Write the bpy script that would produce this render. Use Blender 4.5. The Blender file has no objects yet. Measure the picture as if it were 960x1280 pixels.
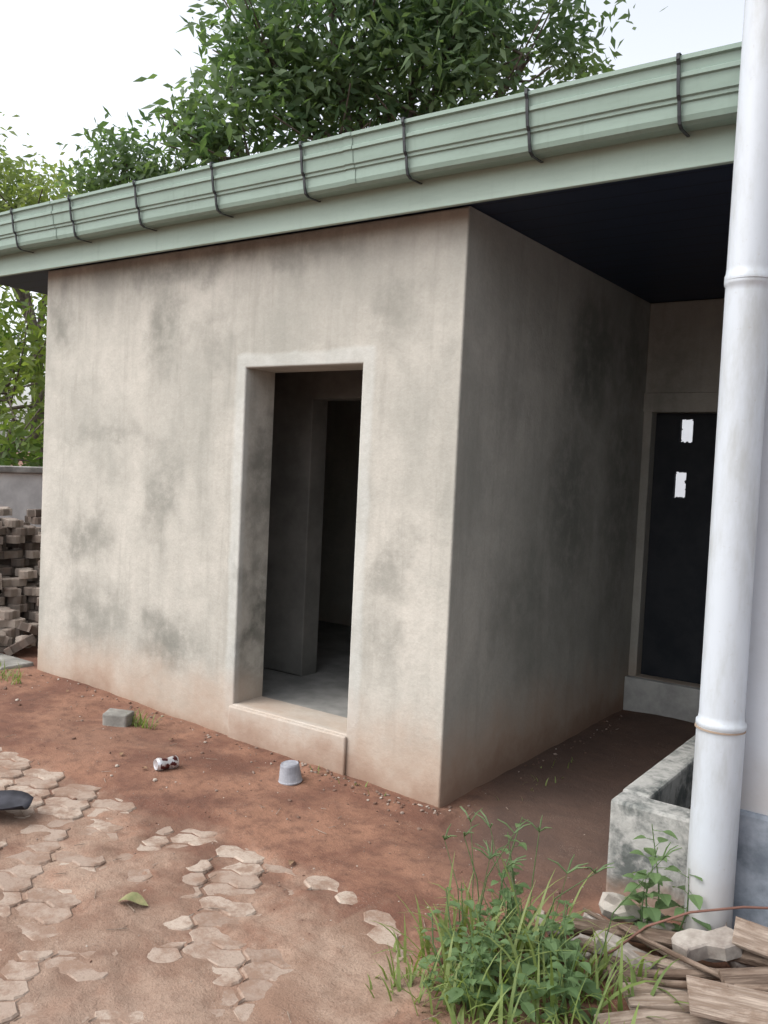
import bpy, bmesh, math, random
import numpy as np
from mathutils import Vector, Matrix, Euler
random.seed(7); rng=np.random.default_rng(11)
S=bpy.context.scene
S.view_settings.view_transform='Standard'; S.view_settings.look='None'; S.view_settings.exposure=0

# ------------------------------------------------------------------ helpers
def link(o,parent=None):
    S.collection.objects.link(o)
    if parent: o.parent=parent
    return o
def empty(name):
    e=bpy.data.objects.new(name,None); S.collection.objects.link(e); return e
def mesh_obj(name,verts,faces,mat=None,parent=None,smooth=False):
    m=bpy.data.meshes.new(name); m.from_pydata([tuple(v) for v in verts],[],[tuple(f) for f in faces]); m.update()
    o=bpy.data.objects.new(name,m)
    if mat: m.materials.append(mat)
    if smooth:
        for p in m.polygons: p.use_smooth=True
    return link(o,parent)
def bevel(o,w=.006,seg=2):
    b=o.modifiers.new('bev','BEVEL'); b.width=w; b.segments=seg; b.limit_method='ANGLE'; b.angle_limit=math.radians(35)
def box_vf(x0,x1,y0,y1,z0,z1):
    v=[(x0,y0,z0),(x1,y0,z0),(x1,y1,z0),(x0,y1,z0),(x0,y0,z1),(x1,y0,z1),(x1,y1,z1),(x0,y1,z1)]
    f=[(0,3,2,1),(4,5,6,7),(0,1,5,4),(1,2,6,5),(2,3,7,6),(3,0,4,7)]
    return v,f
def box(name,x0,x1,y0,y1,z0,z1,mat,parent=None,bw=.006):
    v,f=box_vf(x0,x1,y0,y1,z0,z1); o=mesh_obj(name,v,f,mat,parent)
    if bw: bevel(o,bw)
    return o
def wall_hole(name,x0,x1,y0,y1,z0,z1,holes,mat,parent=None,bw=.008):
    """wall along X with rectangular holes [(xa,xb,za,zb)]"""
    xs=sorted(set([x0,x1]+[h[0] for h in holes]+[h[1] for h in holes]))
    zs=sorted(set([z0,z1]+[h[2] for h in holes]+[h[3] for h in holes]))
    nx,nz=len(xs),len(zs)
    V=[];idx={}
    for k,y in enumerate((y0,y1)):
        for i,x in enumerate(xs):
            for j,z in enumerate(zs):
                idx[(i,j,k)]=len(V); V.append((x,y,z))
    def solid(i,j):
        if i<0 or j<0 or i>=nx-1 or j>=nz-1: return False
        cx=(xs[i]+xs[i+1])/2; cz=(zs[j]+zs[j+1])/2
        return not any(h[0]<cx<h[1] and h[2]<cz<h[3] for h in holes)
    F=[]
    for i in range(nx-1):
        for j in range(nz-1):
            if not solid(i,j): continue
            g=lambda a,b,k: idx[(a,b,k)]
            F.append((g(i,j,0),g(i+1,j,0),g(i+1,j+1,0),g(i,j+1,0)))
            F.append((g(i,j,1),g(i,j+1,1),g(i+1,j+1,1),g(i+1,j,1)))
            if not solid(i-1,j): F.append((g(i,j,0),g(i,j+1,0),g(i,j+1,1),g(i,j,1)))
            if not solid(i+1,j): F.append((g(i+1,j,0),g(i+1,j,1),g(i+1,j+1,1),g(i+1,j+1,0)))
            if not solid(i,j-1): F.append((g(i,j,0),g(i,j,1),g(i+1,j,1),g(i+1,j,0)))
            if not solid(i,j+1): F.append((g(i,j+1,0),g(i+1,j+1,0),g(i+1,j+1,1),g(i,j+1,1)))
    o=mesh_obj(name,V,F,mat,parent)
    if bw:
        bm=bmesh.new(); bm.from_mesh(o.data); bmesh.ops.delete(bm,geom=[v for v in bm.verts if not v.link_faces],context='VERTS')
        es=[e for e in bm.edges if len(e.link_faces)==2 and e.calc_face_angle(0)>.6 and max(v.co.y for v in e.verts)<(y0+y1)/2]
        bmesh.ops.bevel(bm,geom=es,offset=bw,segments=3,profile=.5,affect='EDGES'); bm.to_mesh(o.data); bm.free()
    return o
def tube_vf(pts,rad,n=10,cap=True,wob=0):
    pts=[Vector(p) for p in pts]; V=[];F=[]
    up=Vector((0,0,1))
    for i,p in enumerate(pts):
        t=(pts[min(i+1,len(pts)-1)]-pts[max(i-1,0)]).normalized()
        a=t.cross(up)
        if a.length<.05: a=t.cross(Vector((1,0,0)))
        a.normalize(); b=t.cross(a)
        for k in range(n):
            an=2*math.pi*k/n; r=rad[i]*(1+wob*random.uniform(-1,1))
            V.append(p+a*math.cos(an)*r+b*math.sin(an)*r)
    for i in range(len(pts)-1):
        for k in range(n):
            F.append((i*n+k,i*n+(k+1)%n,(i+1)*n+(k+1)%n,(i+1)*n+k))
    if cap:
        F.append(tuple(range(n))); F.append(tuple(reversed(range((len(pts)-1)*n,len(pts)*n))))
    return V,F
class Acc:
    def __init__(s): s.V=[];s.F=[]
    def add(s,v,f):
        o=len(s.V); s.V+=[tuple(q) for q in v]; s.F+=[tuple(i+o for i in g) for g in f]
    def obj(s,name,mat,parent=None,smooth=False): return mesh_obj(name,s.V,s.F,mat,parent,smooth)

# ---- numpy value noise
def _h(ix,iy,s):
    n=(ix.astype(np.int64)*374761393+iy.astype(np.int64)*668265263+s*982451653)&0xffffffff
    n=((n^(n>>13))*1274126177)&0xffffffff
    return ((n^(n>>16))&0xffff)/65535.0
def vnoise(x,y,s=0):
    ix=np.floor(x);iy=np.floor(y);fx=x-ix;fy=y-iy
    fx=fx*fx*(3-2*fx);fy=fy*fy*(3-2*fy)
    a=_h(ix,iy,s);b=_h(ix+1,iy,s);c=_h(ix,iy+1,s);d=_h(ix+1,iy+1,s)
    return (a*(1-fx)+b*fx)*(1-fy)+(c*(1-fx)+d*fx)*fy
def fbm(x,y,s=0,o=4):
    r=0;a=.5;t=0
    for i in range(o):
        r=r+a*vnoise(x*2**i+i*7.3,y*2**i+i*3.1,s+i);t+=a;a*=.5
    return r/t

# ---- node helpers
class NT:
    def __init__(s,name):
        s.m=bpy.data.materials.new(name); s.m.use_nodes=True; s.t=s.m.node_tree; s.n=s.t.nodes
        s.bsdf=s.n['Principled BSDF']; s.out=s.n['Material Output']
        s.bsdf.inputs['Roughness'].default_value=.85
        s.bsdf.inputs['Specular IOR Level'].default_value=.3
    def l(s,a,b): s.t.links.new(a,b)
    def pos(s): return s.n.new('ShaderNodeNewGeometry').outputs['Position']
    def mapv(s,v,sc=(1,1,1),loc=(0,0,0)):
        m=s.n.new('ShaderNodeMapping'); m.inputs['Scale'].default_value=sc; m.inputs['Location'].default_value=loc; s.l(v,m.inputs['Vector']); return m.outputs[0]
    def noise(s,v,scale,detail=5,rough=.6,dist=0):
        n=s.n.new('ShaderNodeTexNoise'); n.inputs['Scale'].default_value=scale; n.inputs['Detail'].default_value=detail
        n.inputs['Roughness'].default_value=rough; n.inputs['Distortion'].default_value=dist; s.l(v,n.inputs['Vector']); return n.outputs['Fac']
    def ramp(s,f,p0,p1,a=0,b=1):
        r=s.n.new('ShaderNodeMapRange'); r.interpolation_type='SMOOTHSTEP'
        for k,q in zip(('From Min','From Max','To Min','To Max'),(p0,p1,a,b)): r.inputs[k].default_value=q
        s.l(f,r.inputs['Value']); return r.outputs[0]
    def math(s,op,a,b=None,clamp=False):
        m=s.n.new('ShaderNodeMath'); m.operation=op; m.use_clamp=clamp
        for i,q in enumerate((a,b)):
            if q is None: continue
            if isinstance(q,(int,float)): m.inputs[i].default_value=q
            else: s.l(q,m.inputs[i])
        return m.outputs[0]
    def mix(s,f,a,b,mode='MIX'):
        m=s.n.new('ShaderNodeMix'); m.data_type='RGBA'; m.blend_type=mode
        for k,q in ((0,f),(6,a),(7,b)):
            if isinstance(q,(int,float)): m.inputs[k].default_value=q
            elif isinstance(q,tuple): m.inputs[k].default_value=(*q,1)
            else: s.l(q,m.inputs[k])
        return m.outputs[2]
    def sep(s,v):
        m=s.n.new('ShaderNodeSeparateXYZ'); s.l(v,m.inputs[0]); return m.outputs
    def bump(s,h,strength=.3,dist=.01,prev=None):
        b=s.n.new('ShaderNodeBump'); b.inputs['Strength'].default_value=strength; b.inputs['Distance'].default_value=dist
        s.l(h,b.inputs['Height'])
        if prev is not None: s.l(prev,b.inputs['Normal'])
        return b.outputs[0]
    def blob(s,v,c,r):
        a=s.n.new('ShaderNodeVectorMath'); a.operation='SUBTRACT'; s.l(v,a.inputs[0]); a.inputs[1].default_value=c
        d=s.n.new('ShaderNodeVectorMath'); d.operation='DIVIDE'; s.l(a.outputs[0],d.inputs[0]); d.inputs[1].default_value=r
        L=s.n.new('ShaderNodeVectorMath'); L.operation='LENGTH'; s.l(d.outputs[0],L.inputs[0])
        return s.ramp(L.outputs['Value'],1.15,.1)
    def color(s,c):
        s.l(c,s.bsdf.inputs['Base Color']); return s
    def normal(s,n): s.l(n,s.bsdf.inputs['Normal'])

def simple(name,c1,c2,scale=6,rough=.8,bs=.2,bscale=60,metal=0):
    t=NT(name); p=t.pos(); f=t.ramp(t.noise(p,scale,5,.65),.3,.7)
    t.color(t.mix(f,c1,c2)); t.bsdf.inputs['Roughness'].default_value=rough; t.bsdf.inputs['Metallic'].default_value=metal
    if bs: t.normal(t.bump(t.noise(p,bscale,3),bs,.004))
    return t.m

# ---- plaster (one finish for the whole building; the porch side has shade mixed into its colour)
def plaster(name,stains_and_strip):
    t=NT(name); p=t.pos()
    n1=t.ramp(t.noise(p,1.3,6,.62,.3),.34,.66)
    n2=t.ramp(t.noise(t.mapv(p,(3.2,3.2,.8)),1.4,5,.6),.3,.72)
    n3=t.noise(p,9,5,.7)
    n4=t.noise(p,70,2,.6)
    c=t.mix(n1,(.325,.320,.285),(.465,.447,.40))
    c=t.mix(t.math('MULTIPLY',n2,.38),c,(.54,.51,.455))
    c=t.mix(t.ramp(n3,.35,.75,0,.30),c,(.265,.262,.23))
    c=t.mix(t.ramp(n4,.35,.7,0,.12),c,(.22,.21,.18))
    vr=t.ramp(t.noise(t.mapv(p,(7,7,.6)),1.6,4,.65,.2),.50,.72,0,.30)
    c=t.mix(vr,c,(.235,.23,.20))
    nz=t.n.new('ShaderNodeTexNoise'); nz.inputs['Scale'].default_value=2.7; nz.inputs['Detail'].default_value=6; nz.inputs['Roughness'].default_value=.62; t.l(p,nz.inputs['Vector'])
    sub=t.n.new('ShaderNodeVectorMath'); sub.operation='MULTIPLY_ADD'; t.l(nz.outputs['Color'],sub.inputs[0]); sub.inputs[1].default_value=(.62,.62,.62)
    t.l(p,sub.inputs[2]); off=t.n.new('ShaderNodeVectorMath'); off.operation='SUBTRACT'; t.l(sub.outputs[0],off.inputs[0]); off.inputs[1].default_value=(.31,.31,.31)
    w=off.outputs[0]; sp=t.sep(p)
    tot=None
    for k,(ce,r,a) in enumerate(stains_and_strip):
        f=t.math('MULTIPLY',t.blob(w,ce,r),a)
        tot=f if tot is None else t.math('MAXIMUM',tot,f)
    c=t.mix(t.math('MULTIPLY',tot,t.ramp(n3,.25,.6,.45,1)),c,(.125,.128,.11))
    b=t.bump(n4,.25,.004); b=t.bump(t.noise(p,13,4,.6),.4,.01,b)
    s=t.sep(w)
    xw=t.math('ADD',t.math('MULTIPLY',sp[0],.88),t.math('MULTIPLY',s[0],.12))
    zw=t.math('ADD',t.math('MULTIPLY',sp[2],.88),t.math('MULTIPLY',s[2],.12))
    dx=t.math('ABSOLUTE',t.math('ADD',xw,3.06))
    band=t.math('MULTIPLY',t.ramp(dx,.49,.455),t.ramp(zw,2.205,2.175))
    outer=t.ramp(sp[1],3.56,3.53)
    c=t.mix(t.math('MULTIPLY',t.math('MULTIPLY',band,outer),t.ramp(n3,.2,.7,.6,.3)),c,(.50,.52,.50))
    b=t.bump(band,.5,.003,b)
    # porch side and rear: shade beside the white house, painted into the colour
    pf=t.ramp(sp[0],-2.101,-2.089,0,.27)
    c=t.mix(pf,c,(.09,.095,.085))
    zz=t.math('ADD',sp[2],t.math('MULTIPLY',t.noise(p,2.5,5,.65),-.55))
    f=t.ramp(zz,.26,-.25,0,.8)
    c=t.mix(f,c,(.37,.265,.195))
    f=t.ramp(zz,-.06,-.3,0,.65); c=t.mix(f,c,(.20,.115,.078))
    t.color(c); t.bsdf.inputs['Roughness'].default_value=.93
    t.normal(b); return t.m
ST=[((-4.15,3.5,2.4),(.18,.6,.45),.6),((-4.12,3.5,1.35),(.17,.6,.45),.5),((-4.85,3.5,1.08),(.38,.6,.26),.6),
      ((-4.05,3.5,.55),(.34,.6,.22),.7),((-2.42,3.5,1.2),(.16,.6,.26),.45),((-2.5,3.5,2.35),(.22,.6,.25),.4),((-5.1,3.5,2.45),(.15,.6,.36),.55),
      ((-4.6,3.5,1.75),(.6,.6,.07),.3),((-4.75,3.5,.6),(.45,.6,.28),.5),((-3.7,3.5,2.77),(1.8,.6,.13),.5),((-2.45,3.5,.75),(.1,.6,.25),.35),  # the wide flat entry darkens the wall top below the fascia
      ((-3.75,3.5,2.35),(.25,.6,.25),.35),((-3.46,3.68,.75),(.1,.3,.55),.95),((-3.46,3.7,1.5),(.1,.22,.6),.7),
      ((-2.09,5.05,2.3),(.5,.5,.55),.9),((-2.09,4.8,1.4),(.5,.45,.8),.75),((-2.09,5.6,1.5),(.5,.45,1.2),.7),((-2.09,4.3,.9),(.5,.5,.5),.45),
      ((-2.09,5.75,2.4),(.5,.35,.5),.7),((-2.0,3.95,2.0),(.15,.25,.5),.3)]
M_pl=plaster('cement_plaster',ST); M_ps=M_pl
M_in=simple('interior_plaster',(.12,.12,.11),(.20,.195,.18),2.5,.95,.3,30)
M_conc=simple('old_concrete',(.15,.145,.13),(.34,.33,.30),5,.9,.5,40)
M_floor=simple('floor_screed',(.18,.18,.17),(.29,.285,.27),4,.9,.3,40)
def painted(name,c,dirt,rough=.45,amount=.35):
    t=NT(name); p=t.pos()
    f=t.ramp(t.noise(t.mapv(p,(1,6,6)),1.2,5,.7),.45,.8,0,amount)
    cc=t.mix(f,c,dirt); g=t.ramp(t.noise(p,40,3),.5,.8,0,.15); cc=t.mix(g,cc,dirt)
    st=t.ramp(t.noise(t.mapv(p,(9,1,1)),2.0,3,.6),.55,.75,0,.3); cc=t.mix(st,cc,dirt)
    t.color(cc); t.bsdf.inputs['Roughness'].default_value=rough; t.normal(t.bump(t.noise(p,5,2),.08,.01)); return t.m
M_gut=painted('green_gutter_paint',(.225,.305,.26),(.14,.19,.155),.42,.5)
M_fas=painted('green_fascia_paint',(.31,.40,.345),(.21,.27,.225),.5,.5)
M_brk=simple('black_bracket',(.018,.022,.024),(.04,.045,.05),20,.5,0)
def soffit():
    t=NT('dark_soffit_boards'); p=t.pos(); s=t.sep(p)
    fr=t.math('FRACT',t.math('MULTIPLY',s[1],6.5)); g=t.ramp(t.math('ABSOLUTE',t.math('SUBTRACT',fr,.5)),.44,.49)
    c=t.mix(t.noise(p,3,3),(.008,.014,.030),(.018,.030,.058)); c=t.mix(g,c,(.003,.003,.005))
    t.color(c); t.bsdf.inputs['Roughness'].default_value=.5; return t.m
M_sof=soffit()

# ------------------------------------------------------------------ main building
B=empty('concrete_outbuilding')
XL,XR,YF,YB,ZT=-5.33,-2.09,3.51,5.98,2.812
DX0,DX1,DZ0,DZ1=-3.46,-2.66,.245,2.115
wall_hole('front_wall',XL,XR,YF,YF+.235,-.4,ZT,[(DX0,DX1,DZ0,DZ1)],M_pl,B,.010)
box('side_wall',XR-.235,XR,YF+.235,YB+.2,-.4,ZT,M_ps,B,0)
box('left_wall',XL,XL+.235,YF+.235,YB+.2,-.4,ZT,M_pl,B,0)
box('rear_wall',XL+.236,XR-.236,YB,YB+.2,-.4,ZT,M_pl,B,0)
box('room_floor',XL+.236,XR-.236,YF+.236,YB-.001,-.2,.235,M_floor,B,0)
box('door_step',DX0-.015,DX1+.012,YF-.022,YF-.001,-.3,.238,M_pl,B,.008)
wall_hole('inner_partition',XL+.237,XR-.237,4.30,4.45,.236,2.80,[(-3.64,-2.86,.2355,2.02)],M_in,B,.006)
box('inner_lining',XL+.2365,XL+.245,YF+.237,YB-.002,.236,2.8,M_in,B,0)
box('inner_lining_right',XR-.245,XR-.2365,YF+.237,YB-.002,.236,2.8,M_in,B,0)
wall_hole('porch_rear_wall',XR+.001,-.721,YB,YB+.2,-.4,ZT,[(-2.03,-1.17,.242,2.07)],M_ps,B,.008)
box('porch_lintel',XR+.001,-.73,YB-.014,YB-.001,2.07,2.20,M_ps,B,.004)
box('porch_door_sill',XR+.001,-1.05,YB-.06,YB-.001,-.2,.24,simple('pale_step',(.28,.28,.27),(.42,.42,.40),6),B,.006)
M_door=simple('dark_door_wood',(.010,.013,.018),(.022,.025,.03),4,.7,.2,25)
wall_hole('porch_door',-2.028,-1.172,YB+.09,YB+.13,.243,2.068,[(-1.86,-1.775,1.87,2.03),(-1.88,-1.80,1.49,1.67)],M_door,B,.003)
A=Acc()
for (xa,xb,za,zb) in ((-1.86,-1.775,1.87,2.03),(-1.88,-1.80,1.49,1.67)):
    for k in range(14):
        if k%2: x=random.uniform(xa,xb); z=random.choice([za,zb])
        else: x=random.choice([xa,xb]); z=random.uniform(za,zb)
        s=random.uniform(.006,.018)
        yy=YB+.10+.0012*k
        A.add([(x-s,yy,z-s*.3),(x+s,yy,z-s*.2),(x+s*.3,yy,z+s*.7),(x-s*.6,yy,z+s*.5)],[(0,1,2,3)])
A.obj('door_torn_edges',M_door,B)
RX0,RX1=-6.15,-.725
box('soffit',RX0,RX1,3.386,6.75,2.816,2.84,M_sof,B,0)
box('fascia_board',RX0,RX1,3.36,3.385,2.774,3.03,M_fas,B,.003)
prof=[(3.356,2.905),(3.275,2.897),(3.254,2.906),(3.247,2.925),(3.245,2.968),(3.236,2.972),(3.235,2.984),(3.226,2.989),(3.219,3.044),(3.209,3.048),(3.208,3.062),(3.216,3.067),(3.212,3.100),(3.198,3.104),(3.197,3.120),(3.207,3.124),
      (3.222,3.118),(3.224,3.05),(3.245,2.99),(3.256,2.93),(3.28,2.908),(3.350,2.914),(3.350,3.10),(3.356,3.10)]
n=len(prof); V=[];F=[]
xsg=np.linspace(RX0,RX1,12)
for i,x in enumerate(xsg):
    dz=random.uniform(-.0025,.0025)
    V+=[(x,a,b+dz) for a,b in prof]
for i in range(11):
    for k in range(n): F.append((i*n+k,i*n+(k+1)%n,(i+1)*n+(k+1)%n,(i+1)*n+k))
F.append(tuple(range(n)));F.append(tuple(reversed(range(11*n,12*n))))
g=mesh_obj('roof_gutter',V,F,M_gut,B)
bm=bmesh.new();bm.from_mesh(g.data);bmesh.ops.recalc_face_normals(bm,faces=bm.faces);bm.to_mesh(g.data);bm.free()
for k,x in enumerate((-2.6,-4.9)):
    pr=[(y-.003 if y<3.34 else y,z) for y,z in prof[:16]]
    V=[(xx,a,b) for xx in (x,x+.05) for a,b in pr];m_=len(pr)
    F=[(i,i+1,m_+i+1,m_+i) for i in range(m_-1)]
    mesh_obj('gutter_joint',V,F,M_gut,B)
A=Acc()
strap=[(3.357,2.889),(3.27,2.887),(3.246,2.898),(3.236,2.925),(3.227,2.975),(3.213,2.99),(3.203,3.045),(3.199,3.09),(3.187,3.108),(3.187,3.126),(3.23,3.128)]
for i in range(9):
    x=-1.06-.5985*i+random.uniform(-.01,.01)
    sk=random.uniform(-.006,.006)
    V=[];F=[]
    for j,(a,b) in enumerate(strap):
        xx=x+sk*j/10
        V+=[(xx-.006,a-.001,b-.001),(xx+.006,a-.001,b-.001),(xx+.006,a+.004,b+.003),(xx-.006,a+.004,b+.003)]
    for j in range(len(strap)-1):
        for k in range(4): F.append((j*4+k,j*4+(k+1)%4,j*4+4+(k+1)%4,j*4+4+k))
    A.add(V,F)
A.obj('gutter_brackets',M_brk,B)
V=[(RX0,3.30,3.085),(RX1,3.30,3.085),(RX1,6.8,3.55),(RX0,6.8,3.55),(RX0,3.30,3.100),(RX1,3.30,3.100),(RX1,6.8,3.565),(RX0,6.8,3.565)]
mesh_obj('roof_sheet',V,[(0,3,2,1),(4,5,6,7),(0,1,5,4),(1,2,6,5),(2,3,7,6),(3,0,4,7)],M_gut,B)
box('barge_board',RX0,RX0+.025,3.386,6.75,2.841,3.08,M_fas,B,.003)
box('rafter_end',-5.62,-5.34,4.25,4.33,2.70,2.815,M_conc,B,.004)

# ------------------------------------------------------------------ white house at right
W=empty('white_house')
t=NT('white_wall_paint'); p=t.pos()
c=t.mix(t.ramp(t.noise(p,2.5,5,.65),.4,.75,0,.35),(.49,.52,.56),(.38,.40,.41)); c=t.mix(t.ramp(t.noise(p,30,4),.55,.8,0,.2),c,(.34,.32,.30))
sz=t.sep(p)[2]; c=t.mix(t.ramp(t.math('ADD',sz,t.math('MULTIPLY',t.noise(p,4,5),-.4)),.6,.25,0,.5),c,(.34,.30,.27))
t.color(c); t.normal(t.bump(t.noise(p,25,4),.25,.006)); M_wh=t.m
M_plinth=simple('grey_plinth_paint',(.11,.13,.155),(.26,.29,.33),7,.8,.4,30)
box('house_wall',-.72,3.6,3.16,9.5,-.3,3.5,M_wh,W,.012)
box('house_plinth',-.738,3.62,3.14,9.52,-.3,.49,M_plinth,W,.012)
box('house_roof',-.85,3.9,2.85,9.8,3.501,3.62,M_gut,W,.01)
M_pipe=NT('white_pvc'); p=M_pipe.pos(); c=M_pipe.mix(M_pipe.ramp(M_pipe.noise(M_pipe.mapv(p,(1,1,.25)),9,6,.7),.42,.75,0,.7),(.44,.48,.52),(.30,.31,.30))
c=M_pipe.mix(M_pipe.ramp(M_pipe.noise(p,60,2),.64,.8,0,.35),c,(.32,.29,.26))
zz=M_pipe.math('ADD',M_pipe.sep(p)[2],M_pipe.math('MULTIPLY',M_pipe.noise(p,6,4),-.3))
c=M_pipe.mix(M_pipe.ramp(zz,.35,-.1,0,.6),c,(.32,.27,.23))
M_pipe.color(c); M_pipe.bsdf.inputs['Roughness'].default_value=.42; M_pipe.bsdf.inputs['Specular IOR Level'].default_value=.5; M_pipe=M_pipe.m
P=empty('drainpipe')
pr=[(-.1,.078),(.76,.078),(.785,.078),(.79,.081),(.804,.081),(.809,.075),(.83,.0725),(2.23,.0725),(2.25,.0725),(2.255,.0765),(2.262,.077),(2.285,.077),(2.29,.074),(2.31,.0725),(3.5,.0725)]
V,F=tube_vf([(-.742+.002*math.sin(z*2),3.063,z) for z,r in pr],[r for z,r in pr],40,False)
o=mesh_obj('pipe_shaft',V,F,M_pipe,P,True)
V,F=tube_vf([(-.742,3.063,.779),(-.742,3.063,.785)],[.0815,.0815],40,True); mesh_obj('pipe_seal',V,F,simple('pipe_dirt',(.24,.17,.13),(.32,.26,.2)),P)
V,F=tube_vf([(-.742,3.063,2.268),(-.742,3.063,2.275)],[.079,.079],40,True); mesh_obj('pipe_clip',V,F,M_pipe,P)
box('clip_bracket',-.765,-.72,3.143,3.159,2.255,2.285,M_pipe,P,.002)

# planter
PL=empty('concrete_planter')
t=NT('weathered_concrete'); p=t.pos(); f=t.ramp(t.noise(p,6,6,.7,.4),.38,.62)
c=t.mix(f,(.085,.095,.09),(.33,.33,.31)); c=t.mix(t.ramp(t.noise(p,25,4),.5,.75,0,.6),c,(.42,.41,.39))
c=t.mix(t.ramp(t.math('ADD',t.sep(p)[2],t.math('MULTIPLY',t.noise(p,5,4),-.25)),.03,-.12,0,.8),c,(.26,.17,.12))
t.color(c); b=t.bump(t.noise(p,60,3),.4,.004); t.normal(t.bump(t.noise(p,12,4),.6,.012,b)); M_wc=t.m
box('planter_front',-1.154,-.745,3.195,3.315,-.2,.392,M_wc,PL,.012)
box('planter_side',-1.154,-1.04,3.316,4.9,-.2,.398,M_wc,PL,.012)
box('planter_back',-1.039,-.745,4.78,4.9,-.2,.396,M_wc,PL,.012)
box('planter_soil',-1.039,-.745,3.316,4.779,-.2,.20,simple('dark_soil',(.03,.022,.016),(.07,.05,.035),12,.95,.8,40),PL,0)

# ------------------------------------------------------------------ ground
def base(x,y):
    return np.clip(.034*(-2.09-x),0,.13)
def edge(x): return 2.60+.07*np.sin(x*2.1+.6)-.45*np.clip((x+2.2),0,2)*np.clip((x+2.2),0,2)
def pavmask(x,y):
    e=edge(x)+.10*(fbm(x*3,y*3,77,2)-.5); return np.clip((e-y)/.16+.5,0,1)*np.clip((-1.35-x)/.1,0,1)
def expo(x,y):
    e=edge(x)
    E=.55*fbm(x*2.2,y*2.2,3,3)+.45*fbm(x*5.5,y*5.5,13,3)-.56
    E=E+.16*np.exp(-((y-(e-.20))/.24)**2)*np.clip((-2.25-x)/.4,-.5,1)+.32*np.clip((-3.0-x)/.6,0,1)*np.clip((y-1.85)/.35,0,1)
    return E
def ground_h(x,y):
    b=base(x,y); m=pavmask(x,y)
    out=.010+.030*(fbm(x*1.7,y*1.7,20,4)-.5)+.016*(fbm(x*7,y*7,30,3)-.5)
    E=expo(x,y)+.12*(fbm(x*14,y*14,41,3)-.5)
    ins=np.clip(-E*.09,-.0050,.010)+.004*(fbm(x*9,y*9,8,3)-.5)
    h=b+out*(1-m)+ins*m
    near=np.clip(1-np.abs(y-3.45)/.16,0,1)*((x>-5.4)&(x<-2.0)); h=h+near*.022*fbm(x*4,y*4,50,3)
    return h
def lin(a,b,s): return np.arange(a,b-1e-6,s)
def far(a,sgn,first,n=26,k=1.35):
    r=[];v=a;st=first
    for i in range(n): v+=sgn*st; r.append(v); st*=k
    return np.array(r)
xs=np.concatenate([far(-7.4,-1,.15,28)[::-1],lin(-7.4,-5.2,.05),lin(-5.2,-.3,.015),lin(-.3,2,.06),far(1.95,1,.15,28)])
ys=np.concatenate([far(.9,-1,.15,28)[::-1],lin(.9,3.6,.015),lin(3.6,7,.05),far(6.95,1,.15,28)])
X,Y=np.meshgrid(xs,ys); Z=ground_h(X,Y)
nx,ny=len(xs),len(ys)
V=np.stack([X.ravel(),Y.ravel(),Z.ravel()],1)
I=np.arange(nx*ny).reshape(ny,nx)
Fq=np.stack([I[:-1,:-1].ravel(),I[:-1,1:].ravel(),I[1:,1:].ravel(),I[1:,:-1].ravel()],1)
def np_mesh(name,V,F,k):
    m=bpy.data.meshes.new(name); m.vertices.add(len(V)); m.vertices.foreach_set('co',V.astype(np.float32).ravel())
    m.loops.add(F.size); m.loops.foreach_set('vertex_index',F.astype(np.int32).ravel())
    m.polygons.add(len(F)); m.polygons.foreach_set('loop_start',np.arange(0,F.size,k,dtype=np.int32))
    m.update(calc_edges=True); m.validate(); return m
gm=np_mesh('ground',V,Fq,4)
gm.polygons.foreach_set('use_smooth',np.ones(len(Fq),dtype=bool))
at=gm.attributes.new('sand','FLOAT','POINT')
sand=pavmask(X,Y)*np.clip(.60+.35*(2.3-Y),.42,.85)+np.clip(1.2-np.abs(Y-1.9)*1.0,0,1)*.5*(X>-1.8)
sand=np.clip(sand,0,1)*np.clip((Y+2)*5,0,1)
at.data.foreach_set('value',sand.ravel().astype(np.float32))
t=NT('red_soil'); p=t.pos()
a=t.n.new('ShaderNodeAttribute'); a.attribute_name='sand'
n1=t.noise(p,2.2,6,.65,.3); n2=t.noise(p,14,5,.7); n3=t.noise(p,120,2,.6)
red=t.mix(t.ramp(n1,.38,.62),(.130,.060,.040),(.245,.128,.083))
red=t.mix(t.ramp(n2,.45,.7,0,.65),red,(.095,.047,.033))
sd=t.mix(t.ramp(n1,.38,.62),(.195,.122,.086),(.30,.218,.165))
sd=t.mix(t.ramp(n2,.5,.75,0,.55),sd,(.155,.092,.066))
f=t.ramp(t.math('ADD',a.outputs['Fac'],t.math('MULTIPLY',t.math('SUBTRACT',t.noise(p,5,6,.7),.5),1.4)),.2,.9)
c=t.mix(f,red,sd)
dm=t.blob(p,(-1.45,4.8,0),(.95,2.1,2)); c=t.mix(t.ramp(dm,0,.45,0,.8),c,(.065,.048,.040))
c=t.mix(t.ramp(t.noise(p,1.1,4,.6),.52,.68,0,.35),c,(.11,.065,.048))
vo=t.n.new('ShaderNodeTexVoronoi'); vo.inputs['Scale'].default_value=110; t.l(p,vo.inputs['Vector'])
gr=t.ramp(vo.outputs['Distance'],.16,.32,1,0); grm=t.math('MULTIPLY',gr,t.ramp(t.noise(p,6,4),.48,.66,0,.3))
c=t.mix(grm,c,(.36,.31,.26)); c=t.mix(t.ramp(n3,.45,.75,0,.4),c,(.10,.058,.042))
t.color(c); t.bsdf.inputs['Roughness'].default_value=.95
b=t.bump(n3,.5,.005); b=t.bump(gr,.25,.004,b); b=t.bump(n2,.6,.015,b); t.normal(b)
gm.materials.append(t.m); link(bpy.data.objects.new('ground',gm))

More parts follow.
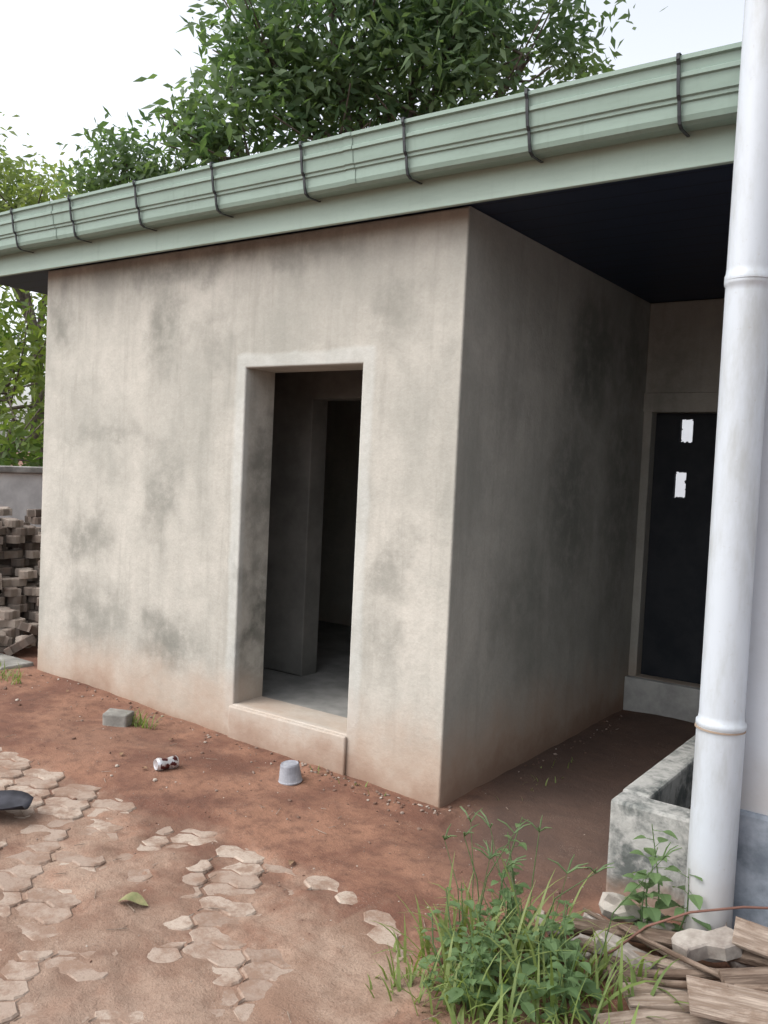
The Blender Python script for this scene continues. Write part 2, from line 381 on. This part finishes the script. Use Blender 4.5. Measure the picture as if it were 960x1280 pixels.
# pavers ---------------------------------------------------------------
L_,W_=.205,.1025
def curve(u,amp):
    u=u%1
    pts=[(0,0),(.12,1),(.40,1),(.60,-1),(.88,-1),(1,0)]
    for (a,b),(c_,d) in zip(pts,pts[1:]):
        if a<=u<=c_: return amp*(b+(d-b)*(u-a)/(c_-a))
def outline():
    us=[0.0,.12,.40,.60,.88,1.0]
    amp=.018; e=.012
    bot=[(u*L_,curve(u,amp)) for u in us]
    right=[(L_+e*math.sin(2*math.pi*v),v*W_) for v in (.25,.5,.75)]
    top=[(u*L_,W_+curve(u,amp)) for u in reversed(us)]
    left=[(e*math.sin(2*math.pi*v),v*W_) for v in (.75,.5,.25)]
    return [Vector((x-L_/2,y-W_/2)) for x,y in bot+right+top+left]
OUT=outline()
def inset(pts,d):
    r=[];n=len(pts)
    for i,p_ in enumerate(pts):
        a=(pts[i]-pts[i-1]).normalized(); b=(pts[(i+1)%n]-pts[i]).normalized()
        nrm=Vector((-(a.y+b.y),a.x+b.x))
        if nrm.length<1e-5: nrm=Vector((-a.y,a.x))
        nrm.normalize(); r.append(p_+nrm*d)
    return r
O1=inset(OUT,.0035); O2=inset(OUT,.009)
def paver_vf(M,h=.06):
    n=len(OUT); V=[];F=[]
    for ring,z in ((O1,-h),(O1,-.006),(O2,0)):
        V+=[M@Vector((q.x,q.y,z)) for q in ring]
    for r in range(2):
        for k in range(n): F.append((r*n+k,r*n+(k+1)%n,(r+1)*n+(k+1)%n,(r+1)*n+k))
    F.append(tuple(range(2*n,3*n))); F.append(tuple(reversed(range(n))))
    return V,F
t=NT('paver_concrete'); p=t.pos()
oi=t.n.new('ShaderNodeNewGeometry').outputs['Random Per Island']
c=t.mix(oi,(.255,.19,.15),(.375,.31,.255))
c=t.mix(t.ramp(t.noise(p,9,6,.72),.42,.62,0,.85),c,(.205,.13,.092))
c=t.mix(t.ramp(t.noise(p,90,2),.5,.7,0,.35),c,(.17,.115,.085)); t.color(c)
t.normal(t.bump(t.noise(p,80,3,.7),.6,.004)); M_pav=t.m
A=Acc(); ang=math.radians(38); ca,sa=math.cos(ang),math.sin(ang)
for i in range(-60,60):
    for j in range(-90,90):
        lx,ly=i*L_,j*W_
        x=-3+lx*ca-ly*sa; y=1.6+lx*sa+ly*ca
        if not(-7.5<x<-1.4 and .3<y<2.8): continue
        if y>float(edge(np.array(x)))+.02: continue
        E=float(expo(np.array(x),np.array(y)))
        if E<-.18: continue
        z=float(base(np.array(x),0))+random.uniform(-.005,.003)
        M=Matrix.Translation((x+random.uniform(-.003,.003),y+random.uniform(-.003,.003),z))@Euler((random.uniform(-.035,.035),random.uniform(-.03,.03),ang+random.uniform(-.03,.03))).to_matrix().to_4x4()
        A.add(*paver_vf(M))
for x,y,a in ((-1.83,2.57,.55),(-1.67,2.50,.2),(-1.60,2.39,-.35),(-2.0,2.60,.7)):
    M=Matrix.Translation((x,y,.010))@Euler((.04,.03,a)).to_matrix().to_4x4(); A.add(*paver_vf(M))
A.obj('block_paving',M_pav)

ps=Acc()
for cx in range(5):
    for cy in range(7):
        H=int([17,16,15,11,6][cx]-[1,0,1,0,2,1,3][cy]+random.randint(-3,2))
        bx=-6.95+cx*.25; by=3.45+cy*.18
        for k in range(H):
            if random.random()<.06 and k>H-5: continue
            M=Matrix.Translation((bx+random.uniform(-.05,.05),by+random.uniform(-.04,.04),.19+k*.062))@Euler((random.uniform(-.04,.04),random.uniform(-.04,.04),random.uniform(-.35,.35)+(math.pi/2 if random.random()<.25 else 0))).to_matrix().to_4x4()
            ps.add(*paver_vf(M))
for k in range(46):
    M=Matrix.Translation((random.uniform(-6.4,-5.55),random.uniform(3.55,4.4),.17+random.uniform(0,.16)))@Euler((random.uniform(-.8,.8),random.uniform(-.8,.8),random.uniform(0,6))).to_matrix().to_4x4()
    ps.add(*paver_vf(M))
t=NT('stacked_paver_concrete'); p=t.pos(); oi=t.n.new('ShaderNodeNewGeometry').outputs['Random Per Island']
c=t.mix(oi,(.08,.062,.052),(.30,.255,.215)); c=t.mix(t.ramp(t.noise(p,12,5),.4,.7,0,.5),c,(.14,.09,.068)); t.color(c); t.normal(t.bump(t.noise(p,60,3),.5,.004))
ps.obj('paver_stack',t.m)
box('concrete_slab',-6.9,-5.42,3.30,3.55,.02,.15,M_conc,None,.012)

bw=empty('boundary_wall'); box('wall_body',-9.2,-9,-2,16,-.2,1.36,simple('boundary_plaster',(.42,.42,.41),(.60,.60,.58),3),bw,.01)
box('wall_coping',-9.26,-8.94,-2,16,1.361,1.43,M_conc,bw,.01)
box('pale_backdrop_wall',-6,3,11.5,11.7,-.2,3.0,M_wh,None,.01)  # added pale surface, catches skylight so the porch door holes look bright

# ------------------------------------------------------------------ foliage
def leafmat(name,c1,c2,c3,trans=.45):
    t=NT(name); g=t.n.new('ShaderNodeNewGeometry'); r=g.outputs['Random Per Island']
    n=t.ramp(t.noise(g.outputs['Position'],.9,2),.35,.65)
    c=t.mix(r,c1,c2); c=t.mix(t.math('MULTIPLY',n,.55),c,c3)
    t.color(c); t.bsdf.inputs['Roughness'].default_value=.5
    tr=t.n.new('ShaderNodeBsdfTranslucent'); tc=t.mix(1.0,c,(1.6,1.7,.8),'MULTIPLY'); t.l(tc,tr.inputs['Color'])
    mx=t.n.new('ShaderNodeMixShader'); mx.inputs[0].default_value=trans; t.l(t.bsdf.outputs[0],mx.inputs[1]); t.l(tr.outputs[0],mx.inputs[2]); t.l(mx.outputs[0],t.out.inputs['Surface'])
    return t.m
M_bark=simple('bark',(.06,.05,.04),(.16,.135,.11),9,.95,.8,18)
def leaves_mesh(name,P,D,L,Wd,mat,parent):
    n=len(P); D=D/np.linalg.norm(D,axis=1,keepdims=True)
    R=rng.normal(size=(n,3)); R[:,2]*=.4
    Sd=np.cross(D,R); Sd/=np.linalg.norm(Sd,axis=1,keepdims=True)+1e-9
    Nn=np.cross(Sd,D)
    L=L[:,None];Wd=Wd[:,None]
    v0=P; v1=P+D*L*.42+Sd*Wd*.5+Nn*L*.04; v2=P+D*L; v3=P+D*L*.42-Sd*Wd*.5+Nn*L*.04
    v2=v2-np.array([0,0,1])*L*.12
    V=np.stack([v0,v1,v2,v3],1).reshape(-1,3)
    b=np.arange(n)[:,None]*4
    F=np.concatenate([b+np.array([[0,1,2]]),b+np.array([[0,2,3]])],0)
    m=np_mesh(name,V,F,3); m.materials.append(mat); o=bpy.data.objects.new(name,m); return link(o,parent)
def tree(name,basep,blobs,nclus,mat,leafL=.2,per=11,trunk=.28,spread=.28,hole=.42):
    T=empty(name); ac=Acc(); bp=Vector(basep)
    cen=Vector((np.mean([b[0][0] for b in blobs]),np.mean([b[0][1] for b in blobs]),0))
    fork=Vector((bp.x*.6+cen.x*.4,bp.y*.6+cen.y*.4,bp.z+(min(b[0][2] for b in blobs)-bp.z)*.7))
    pts=[bp.lerp(fork,k/6)+Vector((random.uniform(-.08,.08),random.uniform(-.08,.08),0))*(k>0) for k in range(7)]
    ac.add(*tube_vf(pts,[trunk*(1.35-.6*k/6) for k in range(7)],12,True,.06))
    for (c,r) in blobs:
        c=Vector(c); mid=fork.lerp(c,.5)+Vector((random.uniform(-.3,.3),random.uniform(-.3,.3),.25))
        q=[fork,fork.lerp(mid,.5),mid,mid.lerp(c,.6),c]
        ac.add(*tube_vf(q,[trunk*.5,trunk*.4,trunk*.3,trunk*.2,trunk*.12],8,True,.05))
        for k in range(9):
            d=Vector((random.gauss(0,1),random.gauss(0,1),random.gauss(.2,.8))).normalized()
            e=c+Vector((d.x*r[0],d.y*r[1],d.z*r[2]))*.9; s=mid.lerp(c,random.uniform(.3,1))
            m1=s.lerp(e,.5)+Vector((0,0,-.1))
            ac.add(*tube_vf([s,m1,e],[trunk*.13,trunk*.08,.012],5,False))
    ac.obj('trunk_and_limbs',M_bark,T,True)
    vol=np.array([b[1][0]*b[1][1]*b[1][2] for b in blobs])**.8; vol/=vol.sum()
    cl=[]
    for (c,r),w in zip(blobs,vol):
        k=int(nclus*w); d=rng.normal(size=(k,3)); d/=np.linalg.norm(d,axis=1,keepdims=True)
        rad=rng.random(k)**.45
        lump=1+.28*np.sin(d[:,0]*5+c[0])*np.cos(d[:,2]*6+c[1])+.18*np.sin(d[:,1]*9)
        cl.append(np.array(c)+d*rad[:,None]*lump[:,None]*np.array(r))
    C=np.concatenate(cl)
    q=.5*fbm(C[:,0]*1.1+C[:,1]*.75,C[:,2]*1.4,5,2)+.5*fbm(C[:,0]*.9-C[:,1]*.8+3,C[:,2]*1.2+C[:,0]*.5,9,2)
    C=C[q+.10*(rng.random(len(C))-.5)>hole]
    P=np.repeat(C,per,0)+rng.normal(size=(len(C)*per,3))*spread*.35
    D=rng.normal(size=(len(P),3)); D[:,2]=D[:,2]*.6-.35
    L=leafL*rng.uniform(.6,1.2,len(P)); leaves_mesh('foliage',P,D,L,L*rng.uniform(.28,.42,len(P)),mat,T)
    return T
LM1=leafmat('mango_leaves',(.05,.10,.045),(.10,.165,.08),(.15,.205,.11),.45)
LM2=leafmat('light_leaves',(.11,.16,.06),(.19,.24,.10),(.26,.30,.13),.48)
LM3=leafmat('hedge_leaves',(.045,.085,.02),(.10,.15,.04),(.19,.23,.06),.42)
tree('mango_tree',(-8.3,11.5,0),[((-10.77,9.87,6.75),(.8,.9,.7)),((-10.1,10.4,8.0),(1.1,1.2,1.15)),((-9.0,11.2,8.4),(1.4,1.5,1.3)),((-7.75,12.1,8.4),(1.4,1.5,1.3)),((-6.65,12.9,8.3),(1.2,1.3,1.1)),
      ((-9.33,10.9,7.0),(1.0,1.1,.9)),((-7.9,11.9,7.3),(1.1,1.1,.8)),((-9.5,10.9,10.2),(1.8,1.7,1.3)),((-7.6,12.2,10.3),(1.7,1.7,1.3))],2150,LM1,.245,12,.22,.60,.448)
tree('small_tree',(-11.6,9.6,0),[((-11.8,9.1,6.3),(.45,.5,.5)),((-12.3,8.9,5.9),(.4,.5,.35)),((-11.3,9.5,5.9),(.6,.6,.45))],220,LM1,.19,9,.08,.5,.38)
tree('acacia_tree',(-15.4,10.2,0),[((-15.7,10.0,6.3),(1.1,1.2,.75)),((-16.8,9.2,6.7),(1.2,1.2,.9)),((-14.9,10.6,6.0),(.8,.9,.5)),((-15.9,9.8,5.4),(1.3,1.3,.6))],850,LM2,.20,11,.14,.65,.37)
tree('hedge_shrub',(-12.2,7.6,0),[((-12.2,7.4,2.6),(1.6,1.4,1.5)),((-13.4,6.6,2.2),(1.5,1.5,1.4)),((-11.4,8.3,3.4),(1.2,1.3,1.1)),((-10.8,6.4,1.5),(.9,1.2,1.0)),((-14.5,6.0,3.0),(1.6,1.5,1.5))],900,LM3,.19,11,.12,.6,.40)
tree('hedge_shrub',(-18,7,0),[((-18,6,2.6),(2.5,2,1.8)),((-16,9,2.6),(2.5,2,1.8)),((-14,12,2.6),(2.5,2,1.8))],600,LM3,.28,9,.12,.8,.36)

# weeds -----------------------------------------------------------------
def blades(ac,n,cx,cy,rx,ry,l0,l1,w=.006,lean=.5):
    for k in range(n):
        a=random.uniform(0,6.283); r=random.random()**.5
        x=cx+rx*r*math.cos(a); y=cy+ry*r*math.sin(a); z=float(ground_h(np.array(x),np.array(y)))-.01
        L=random.uniform(l0,l1); az=random.uniform(0,6.283); d=Vector((math.cos(az),math.sin(az),0)); sd=Vector((-d.y,d.x,0))
        th=random.uniform(.05,lean); bend=random.uniform(.3,1.9); p_=Vector((x,y,z)); seg=6; V=[];F=[]
        tw=random.uniform(-.6,.6); ww=w*random.uniform(.6,1.3)
        for i in range(seg+1):
            s_=i/seg; hw=ww*(1-s_**2.2)*(.6+.4*min(1,s_*4))+.0003
            q=(sd*math.cos(tw*s_)+Vector((0,0,1))*math.sin(tw*s_)*.4)
            V+= [p_+q*hw,p_-q*hw]
            an=th+bend*s_**1.6
            p_=p_+(d*math.sin(an)+Vector((0,0,1))*math.cos(an))*(L/seg)
        for i in range(seg): F.append((2*i,2*i+1,2*i+3,2*i+2))
        ac.add(V,F)
def leafy(ac,x,y,h,leaf,n,lean=(0,0)):
    z=float(ground_h(np.array(x),np.array(y)))-.01; b=Vector((x,y,z)); tip=Vector((x+lean[0],y+lean[1],z+h))
    mid=b.lerp(tip,.5)+Vector((random.uniform(-.03,.03),random.uniform(-.03,.03),0))
    ac.add(*tube_vf([b,mid,tip],[.004,.003,.0015],5,False))
    for k in range(n):
        s_=.15+.85*k/n+random.uniform(-.03,.03); p_=b.lerp(mid,s_*2) if s_<.5 else mid.lerp(tip,min(1,s_*2-1))
        az=k*2.4+random.uniform(-.4,.4); up=random.uniform(-.1,.6)
        d=Vector((math.cos(az),math.sin(az),up)).normalized(); sd=d.cross(Vector((0,0,1))).normalized(); nn=sd.cross(d)
        st=p_+d*leaf*.5*random.uniform(.5,1); l=leaf*random.uniform(.6,1.2)*(1.25-.6*s_); w=l*.36
        ac.add(*tube_vf([p_,st],[.0015,.001],4,False))
        prof=[(0,.05),(.2,.75),(.4,1),(.65,.75),(.85,.35),(1,.02)]
        V=[];F=[]
        for (u,wv) in prof:
            c_=st+d*l*u-Vector((0,0,1))*l*.35*u*u
            V+=[c_+sd*w*wv+nn*w*.25*wv,c_,c_-sd*w*wv+nn*w*.25*wv]
        for i in range(5): F+=[(3*i,3*i+1,3*i+4,3*i+3),(3*i+1,3*i+2,3*i+5,3*i+4)]
        ac.add(V,F)
GM=leafmat('grass_blades',(.085,.14,.035),(.17,.235,.07),(.24,.27,.11),.38)
GM2=leafmat('weed_leaves',(.055,.11,.045),(.11,.18,.075),(.16,.23,.11),.38)
g=Acc()
blades(g,100,-1.14,2.44,.28,.26,.15,.38,.0060,.9)
blades(g,50,-1.30,2.60,.16,.14,.12,.32,.0055,.9)
blades(g,90,-1.0,2.2,.32,.22,.10,.28,.006,.9)
blades(g,45,-.90,2.60,.14,.12,.10,.24,.0055,.9)
blades(g,40,-1.42,2.30,.14,.2,.05,.18,.0055,.9)
blades(g,180,-1.15,2.42,.34,.32,.04,.12,.0045,.9)
wg=empty('weed_patch'); g.obj('grass_blades',GM,wg)
g=Acc()
spots=[(-1.34,2.66,.44,.05,16),(-1.30,2.72,.36,.045,12)]
for k in range(34):
    a=random.uniform(0,6.28);r=random.random()**.5
    spots.append((-1.22+.30*r*math.cos(a),2.48+.27*r*math.sin(a),random.uniform(.08,.26),random.uniform(.04,.07),random.randint(6,11)))
for x,y,h,l,n in spots:
    leafy(g,x,y,h,l,n,(random.uniform(-.08,.08),random.uniform(-.05,.05)))
for k in range(12):
    x=random.uniform(-1.42,-.95);y=random.uniform(2.4,2.8);h=random.uniform(.28,.5);dx=random.uniform(-.14,.22)
    b=Vector((x,y,0)); tp=Vector((x+dx,y+random.uniform(-.05,.05),h)); g.add(*tube_vf([b,b.lerp(tp,.5)+Vector((-dx*.2,0,.03)),tp],[.0024,.002,.0012],4,False))
    for j in range(4):
        a=random.uniform(0,6.28); e=tp+Vector((math.cos(a)*.06,math.sin(a)*.06,.035)); g.add(*tube_vf([tp,tp.lerp(e,.5)+Vector((0,0,.008)),e],[.0022,.0026,.0012],4,False))
g.obj('broadleaf_weeds',GM2,wg)
g=Acc()
for x,y,h in ((-.88,2.99,.42),(-.84,3.0,.3),(-.93,2.97,.25),(-.90,2.95,.36)): leafy(g,x,y,h,.075,14,(random.uniform(-.05,.05),0))
g.obj('leafy_weed_plant',GM2)
g=Acc()
blades(g,90,-5.35,3.22,.3,.1,.04,.14,.004); blades(g,40,-3.95,3.28,.1,.05,.04,.12,.004); blades(g,15,-2.6,3.42,.3,.03,.02,.05,.003); blades(g,20,-1.9,4.3,.1,.6,.02,.06,.004)
g.obj('grass_tufts',GM)

# stones ----------------------------------------------------------------
def rock_vf(c,r,sub=1,flat=.6):
    bm=bmesh.new(); bmesh.ops.create_icosphere(bm,subdivisions=sub,radius=1)
    rot=Euler((random.uniform(0,6),random.uniform(0,6),random.uniform(0,6))).to_matrix()
    sc=Vector((random.uniform(.7,1.3),random.uniform(.6,1.1),random.uniform(.5,.9)))
    V=[]
    for v in bm.verts:
        q=v.co*random.uniform(.78,1.15); q=Vector((q.x*sc.x,q.y*sc.y,q.z*sc.z)); q=rot@q; q.z*=flat; V.append(Vector(c)+q*r)
    F=[tuple(v.index for v in f.verts) for f in bm.faces]; bm.free(); return V,F
t=NT('gravel_stone'); oi=t.n.new('ShaderNodeNewGeometry').outputs['Random Per Island']
t.color(t.mix(t.math('POWER',oi,2.6),(.12,.065,.045),(.40,.35,.30))); M_gr=t.m
A=Acc()
def inb(x,y): return (-5.3<x<-2.07 and y>3.49) or (x>-1.17 and y>3.15)
k=0
while k<650:
    x=random.uniform(-5.5,-.6); y=random.uniform(1.3,5.5) if random.random()<.3 else random.gauss(2.95,.35)
    if inb(x,y) or y<1.2: continue
    r=random.choice([.003,.004,.004,.005,.006]) if random.random()<.92 else random.uniform(.009,.02)
    A.add(*rock_vf((x,y,float(ground_h(np.array(x),np.array(y)))+r*.2),r,1)); k+=1
for k in range(150):
    x=random.uniform(-2.9,-2.05) if k%2 else random.uniform(-5.2,-2.1); y=3.47-abs(random.gauss(0,.06)); r=random.uniform(.004,.013)
    A.add(*rock_vf((x,y,float(ground_h(np.array(x),np.array(y)))+r*.3),r,1))
for k in range(40):
    x=-2.06+abs(random.gauss(0,.06)); y=random.uniform(3.5,5.9); r=random.uniform(.004,.012)
    A.add(*rock_vf((x,y,float(ground_h(np.array(x),np.array(y)))+r*.3),r,1))
A.obj('gravel',M_gr)
M_rk=simple('pale_rubble',(.18,.15,.13),(.40,.37,.33),8,.9,.6,40)
A=Acc()
for c_,r in (((-1.02,2.98,.10),.085),((-.93,3.04,.06),.07),((-1.08,2.93,.04),.06),((-.86,2.98,.05),.06),((-1.0,2.88,.04),.05),((-1.18,2.80,.03),.045),((-1.25,2.86,.02),.035),((-.62,2.99,.06),.08)):
    A.add(*rock_vf(c_,r,2,.75))
for x,y,z,a in ((-.92,2.80,.07,.3),(-1.10,2.74,.03,1.2),(-.70,2.90,.14,.8)):
    M=Matrix.Translation((x,y,z))@Euler((random.uniform(-.3,.3),random.uniform(-.3,.3),a)).to_matrix().to_4x4(); A.add(*paver_vf(M,.05))
A.obj('rubble_pile',M_rk)

# timber debris ----------------------------------------------------------
def woodm(name,a_,b_,gr):
    t=NT(name); tc=t.n.new('ShaderNodeTexCoord').outputs['Object']
    f=t.ramp(t.noise(t.mapv(tc,(5,60,60)),1,5,.7,.5),.35,.65); c=t.mix(f,a_,b_)
    c=t.mix(t.ramp(t.noise(tc,7,5,.7),.45,.65,0,.7),c,gr); t.color(c); t.bsdf.inputs['Roughness'].default_value=.85
    t.normal(t.bump(f,.6,.004)); return t.m
M_wood=woodm('weathered_branch_wood',(.075,.05,.036),(.20,.15,.115),(.10,.065,.045))
M_plank=woodm('pale_plank_wood',(.17,.125,.095),(.33,.27,.22),(.15,.10,.07))
D=empty('timber_debris')
def local_obj(nm,V,F,p0,dirv,m,smooth):
    o=mesh_obj(nm,V,F,m,D,smooth); o.location=p0; o.rotation_mode='QUATERNION'; o.rotation_quaternion=Vector(dirv).to_track_quat('X','Z'); return o
def log(p0,p1,r0,r1,nm,m=None):
    p0=Vector(p0);p1=Vector(p1); Ln=(p1-p0).length; bow=random.uniform(-.012,.012)
    q=[Vector((Ln*i/11,bow*math.sin(math.pi*i/11)+random.uniform(-.0015,.0015),bow*.4*math.sin(math.pi*i/11))) for i in range(12)]
    V,F=tube_vf(q,[(r0+(r1-r0)*i/11)*random.uniform(.96,1.04) for i in range(12)],12,True,.03); local_obj(nm,V,F,p0,p1-p0,m or M_wood,False)
log((-1.16,2.84,.05),(-.46,2.96,.11),.024,.03,'branch_1')
log((-1.08,2.77,.04),(-.40,2.86,.09),.018,.024,'branch_2',M_plank)
log((-1.2,2.70,.03),(-.75,2.83,.035),.010,.014,'branch_3')
log((-.95,2.66,.03),(-.35,2.95,.14),.013,.018,'branch_4')
log((-1.05,2.95,.03),(-.9,2.62,.05),.008,.011,'branch_5')
log((-.98,2.86,.10),(-.55,2.74,.11),.008,.010,'branch_6')
log((-.88,2.62,.06),(-.42,2.72,.16),.010,.012,'branch_7')
log((-1.12,2.90,.09),(-.66,2.80,.06),.007,.009,'branch_8')
def plank(nm,c_,sx,sy,sz,rot,m):
    N=8;V=[];F=[]
    for i in range(N+1):
        x=-sx/2+sx*i/N; wy=sy/2*random.uniform(.985,1.01)
        e=random.uniform(-.012,.012) if i in(0,N) else 0
        V+=[(x+e,-wy,-sz/2),(x-e,wy,-sz/2),(x-e,wy,sz/2),(x+e,-wy,sz/2)]
    for i in range(N):
        for k in range(4): F.append((i*4+k,i*4+4+k,i*4+4+(k+1)%4,i*4+(k+1)%4))
    F.append((0,1,2,3));F.append((N*4+3,N*4+2,N*4+1,N*4))
    o=mesh_obj(nm,V,F,m,D); o.location=c_; o.rotation_euler=rot; bevel(o,.0015,1)
plank('plank_1',(-.66,2.66,.07),.42,.10,.022,(.12,-.08,.55),M_plank)
plank('plank_2',(-.50,2.62,.12),.34,.14,.016,(.2,-.05,.2),M_plank)
plank('plank_3',(-.78,2.70,.03),.36,.08,.02,(0,.05,-.35),M_wood)
plank('plank_4',(-.48,2.80,.13),.32,.08,.02,(.1,0,.75),M_wood)
plank('plank_5',(-.72,2.52,.04),.40,.10,.02,(.05,.03,.9),M_plank)
plank('broken_board',(-.52,2.95,.16),.22,.10,.015,(.5,.1,.1),M_plank)
pts=[(-1.02,2.70,.02),(-.93,2.70,.10),(-.84,2.72,.20),(-.72,2.76,.27),(-.58,2.82,.31),(-.4,2.9,.33),(-.2,2.95,.30)]
V,F=tube_vf(pts,[.004]*7,8); mesh_obj('rusty_rod',V,F,simple('rust',(.09,.045,.035),(.16,.08,.06)),None,True)

# small things -----------------------------------------------------------
def gz(x,y): return float(ground_h(np.array(x),np.array(y)))
z0=gz(-4.06,3.2)
v,f=box_vf(-.075,.075,-.055,.055,0,.085); R=Euler((.05,.04,.5)).to_matrix()
o=mesh_obj('loose_concrete_block',[R@Vector((q[0]*random.uniform(.92,1.05),q[1],q[2]*random.uniform(.93,1.05)))+Vector((-4.06,3.2,z0-.01)) for q in v],f,M_conc); bevel(o,.01,2)
z0=gz(-2.80,3.26); n=28; prf=[(.0,.058),(.006,.060),(.012,.057),(.085,.047),(.092,.043),(.088,.036)]
V=[];F=[]
R=Euler((.06,-.05,0)).to_matrix()
for z,r in prf:
    for k in range(n):
        a=2*math.pi*k/n; V.append(R@Vector((r*math.cos(a),r*math.sin(a),z))+Vector((-2.80,3.26,z0-.002)))
for i in range(len(prf)-1):
    for k in range(n): F.append((i*n+k,i*n+(k+1)%n,(i+1)*n+(k+1)%n,(i+1)*n+k))
F.append(tuple(range((len(prf)-1)*n,len(prf)*n)))
mesh_obj('plastic_cup',V,F,simple('grey_cup',(.20,.205,.23),(.33,.34,.37),14,.8,.5,50),None,False)
t=NT('can_print'); tc=t.n.new('ShaderNodeTexCoord').outputs['Object']; s=t.sep(tc)
nn=t.noise(tc,28,2); f=t.ramp(nn,.47,.53); inside=t.ramp(t.math('ABSOLUTE',s[2]),.045,.046)
c=t.mix(f,(.55,.55,.56),(.10,.03,.03)); c=t.mix(inside,c,(.6,.6,.62)); t.color(c); t.bsdf.inputs['Metallic'].default_value=.6; t.bsdf.inputs['Roughness'].default_value=.35
prf=[(-.058,.020),(-.056,.026),(-.048,.032),(-.02,.0325),(0,.028),(.02,.031),(.045,.0325),(.052,.028),(.056,.0265),(.058,.0265),(.055,.024),(.054,.010)]
V=[];F=[];n=24
for i,(z,r) in enumerate(prf):
    for k in range(n):
        a=2*math.pi*k/n; dent=1-.22*math.exp(-((a-2)/.7)**2-(z/.03)**2); V.append((r*math.cos(a)*dent,r*math.sin(a)*dent,z))
for i in range(len(prf)-1):
    for k in range(n): F.append((i*n+k,i*n+(k+1)%n,(i+1)*n+(k+1)%n,(i+1)*n+k))
F.append(tuple(range((len(prf)-1)*n,len(prf)*n)));F.append(tuple(reversed(range(n))))
o=mesh_obj('crushed_can',V,F,t.m,None,True); o.location=(-3.32,2.92,gz(-3.32,2.92)+.03); o.rotation_euler=(math.radians(88),0,math.radians(-15))
M_dl=simple('dry_leaf',(.13,.14,.06),(.24,.22,.11),20)
M_dl2=simple('brown_leaf',(.14,.085,.05),(.22,.14,.08),20)
def dleaf(nm,x,y,l,az,m):
    V=[];F=[]
    for i in range(7):
        u=i/6; w=l*.28*math.sin(math.pi*min(1,u*.95+.05))**.8
        for s_ in (-1,0,1):
            lx=l*(u-.5); ly=s_*w; V.append((x+lx*math.cos(az)-ly*math.sin(az),y+lx*math.sin(az)+ly*math.cos(az),gz(x,y)+.010+l*.15*abs(s_)*math.sin(u*3)+l*.08*math.sin(u*5)))
    for i in range(6): F+=[(3*i,3*i+1,3*i+4,3*i+3),(3*i+1,3*i+2,3*i+5,3*i+4)]
    mesh_obj(nm,V,F,m,None,True)
dleaf('fallen_leaf',-2.42,2.0,.11,.5,M_dl)
for k in range(8):
    x=random.uniform(-4.8,-1.5);y=random.uniform(1.7,3.4); dleaf('fallen_leaf',x,y,random.uniform(.025,.05),random.uniform(0,6),M_dl2)
A=Acc()
for k in range(60):
    x=random.uniform(-4.5,-1.2);y=random.uniform(1.8,3.4) if k<40 else random.uniform(3.5,5.5)
    if inb(x,y): continue
    a=random.uniform(0,6.28);l=random.uniform(.02,.07);z=gz(x,y)+.006
    A.add(*tube_vf([(x,y,z),(x+l*math.cos(a),y+l*math.sin(a),z+.004)],[.0018,.0012],5))
A.obj('twigs',M_plank)
V=[];F=[]
for i in range(8):
    for j in range(7):
        u=i/7;v_=j/6-.5; w=.11*(1-.55*max(0,(u-.55)/.45)**2); V.append((u*.27,v_*2*w,.012+.03*(v_*2)**2+.02*math.sin(u*2)))
for i in range(7):
    for j in range(6): F.append((i*7+j,(i+1)*7+j,(i+1)*7+j+1,i*7+j+1))
sh=empty('shovel'); M_bs=simple('black_steel',(.015,.015,.02),(.04,.04,.05),10,.5,0,10,.3)
o=mesh_obj('blade',V,F,M_bs,sh,True); so=o.modifiers.new('s','SOLIDIFY'); so.thickness=.003
V,F=tube_vf([(.01,0,.02),(-.3,.0,.05),(-1.0,0,.10)],[.02,.017,.017],12); mesh_obj('handle',V,F,M_wood,sh,True)
sh.location=(-3.52,2.00,gz(-3.4,2.05)+.01); sh.rotation_euler=(0,0,math.radians(32))

# ------------------------------------------------------------------ world, light
el=math.radians(52)
Wd=bpy.data.worlds.new('World'); S.world=Wd; Wd.use_nodes=True; nt=Wd.node_tree
bg=nt.nodes['Background']; sky=nt.nodes.new('ShaderNodeTexSky'); sky.sky_type='NISHITA'; sky.sun_disc=False
sky.sun_elevation=el; sky.air_density=1.0; sky.dust_density=4; sky.ozone_density=1
hs=nt.nodes.new('ShaderNodeHueSaturation'); hs.inputs['Saturation'].default_value=.28; hs.inputs['Value'].default_value=2.4
nt.links.new(sky.outputs[0],hs.inputs['Color']); nt.links.new(hs.outputs[0],bg.inputs['Color']); bg.inputs['Strength'].default_value=.15
d=Vector((-.45,-.62,0)).normalized()*math.cos(el)+Vector((0,0,math.sin(el)))
sky.sun_rotation=math.atan2(d.x,d.y)
sl=bpy.data.lights.new('sun','SUN'); sl.energy=.5; sl.angle=math.radians(50); sl.color=(1,.98,.95)
so=bpy.data.objects.new('sun',sl); link(so); so.rotation_euler=(-d).to_track_quat('-Z','Y').to_euler()

# ------------------------------------------------------------------ camera
cam=bpy.data.cameras.new('camera'); co=bpy.data.objects.new('camera',cam); link(co)
r=Vector((.8137,.5793,.0467)).normalized(); bk=Vector((.5774,-.8149,.0495)).normalized(); u=bk.cross(r).normalized(); r=u.cross(bk)
M=Matrix(((r.x,u.x,bk.x,0),(r.y,u.y,bk.y,0),(r.z,u.z,bk.z,1.6),(0,0,0,1)))
co.matrix_world=M; cam.sensor_fit='VERTICAL'; cam.sensor_height=24; cam.sensor_width=18; cam.lens=20.625
cam.clip_start=.05; cam.clip_end=5000
S.camera=co
print('DONE',len(gm.vertices))
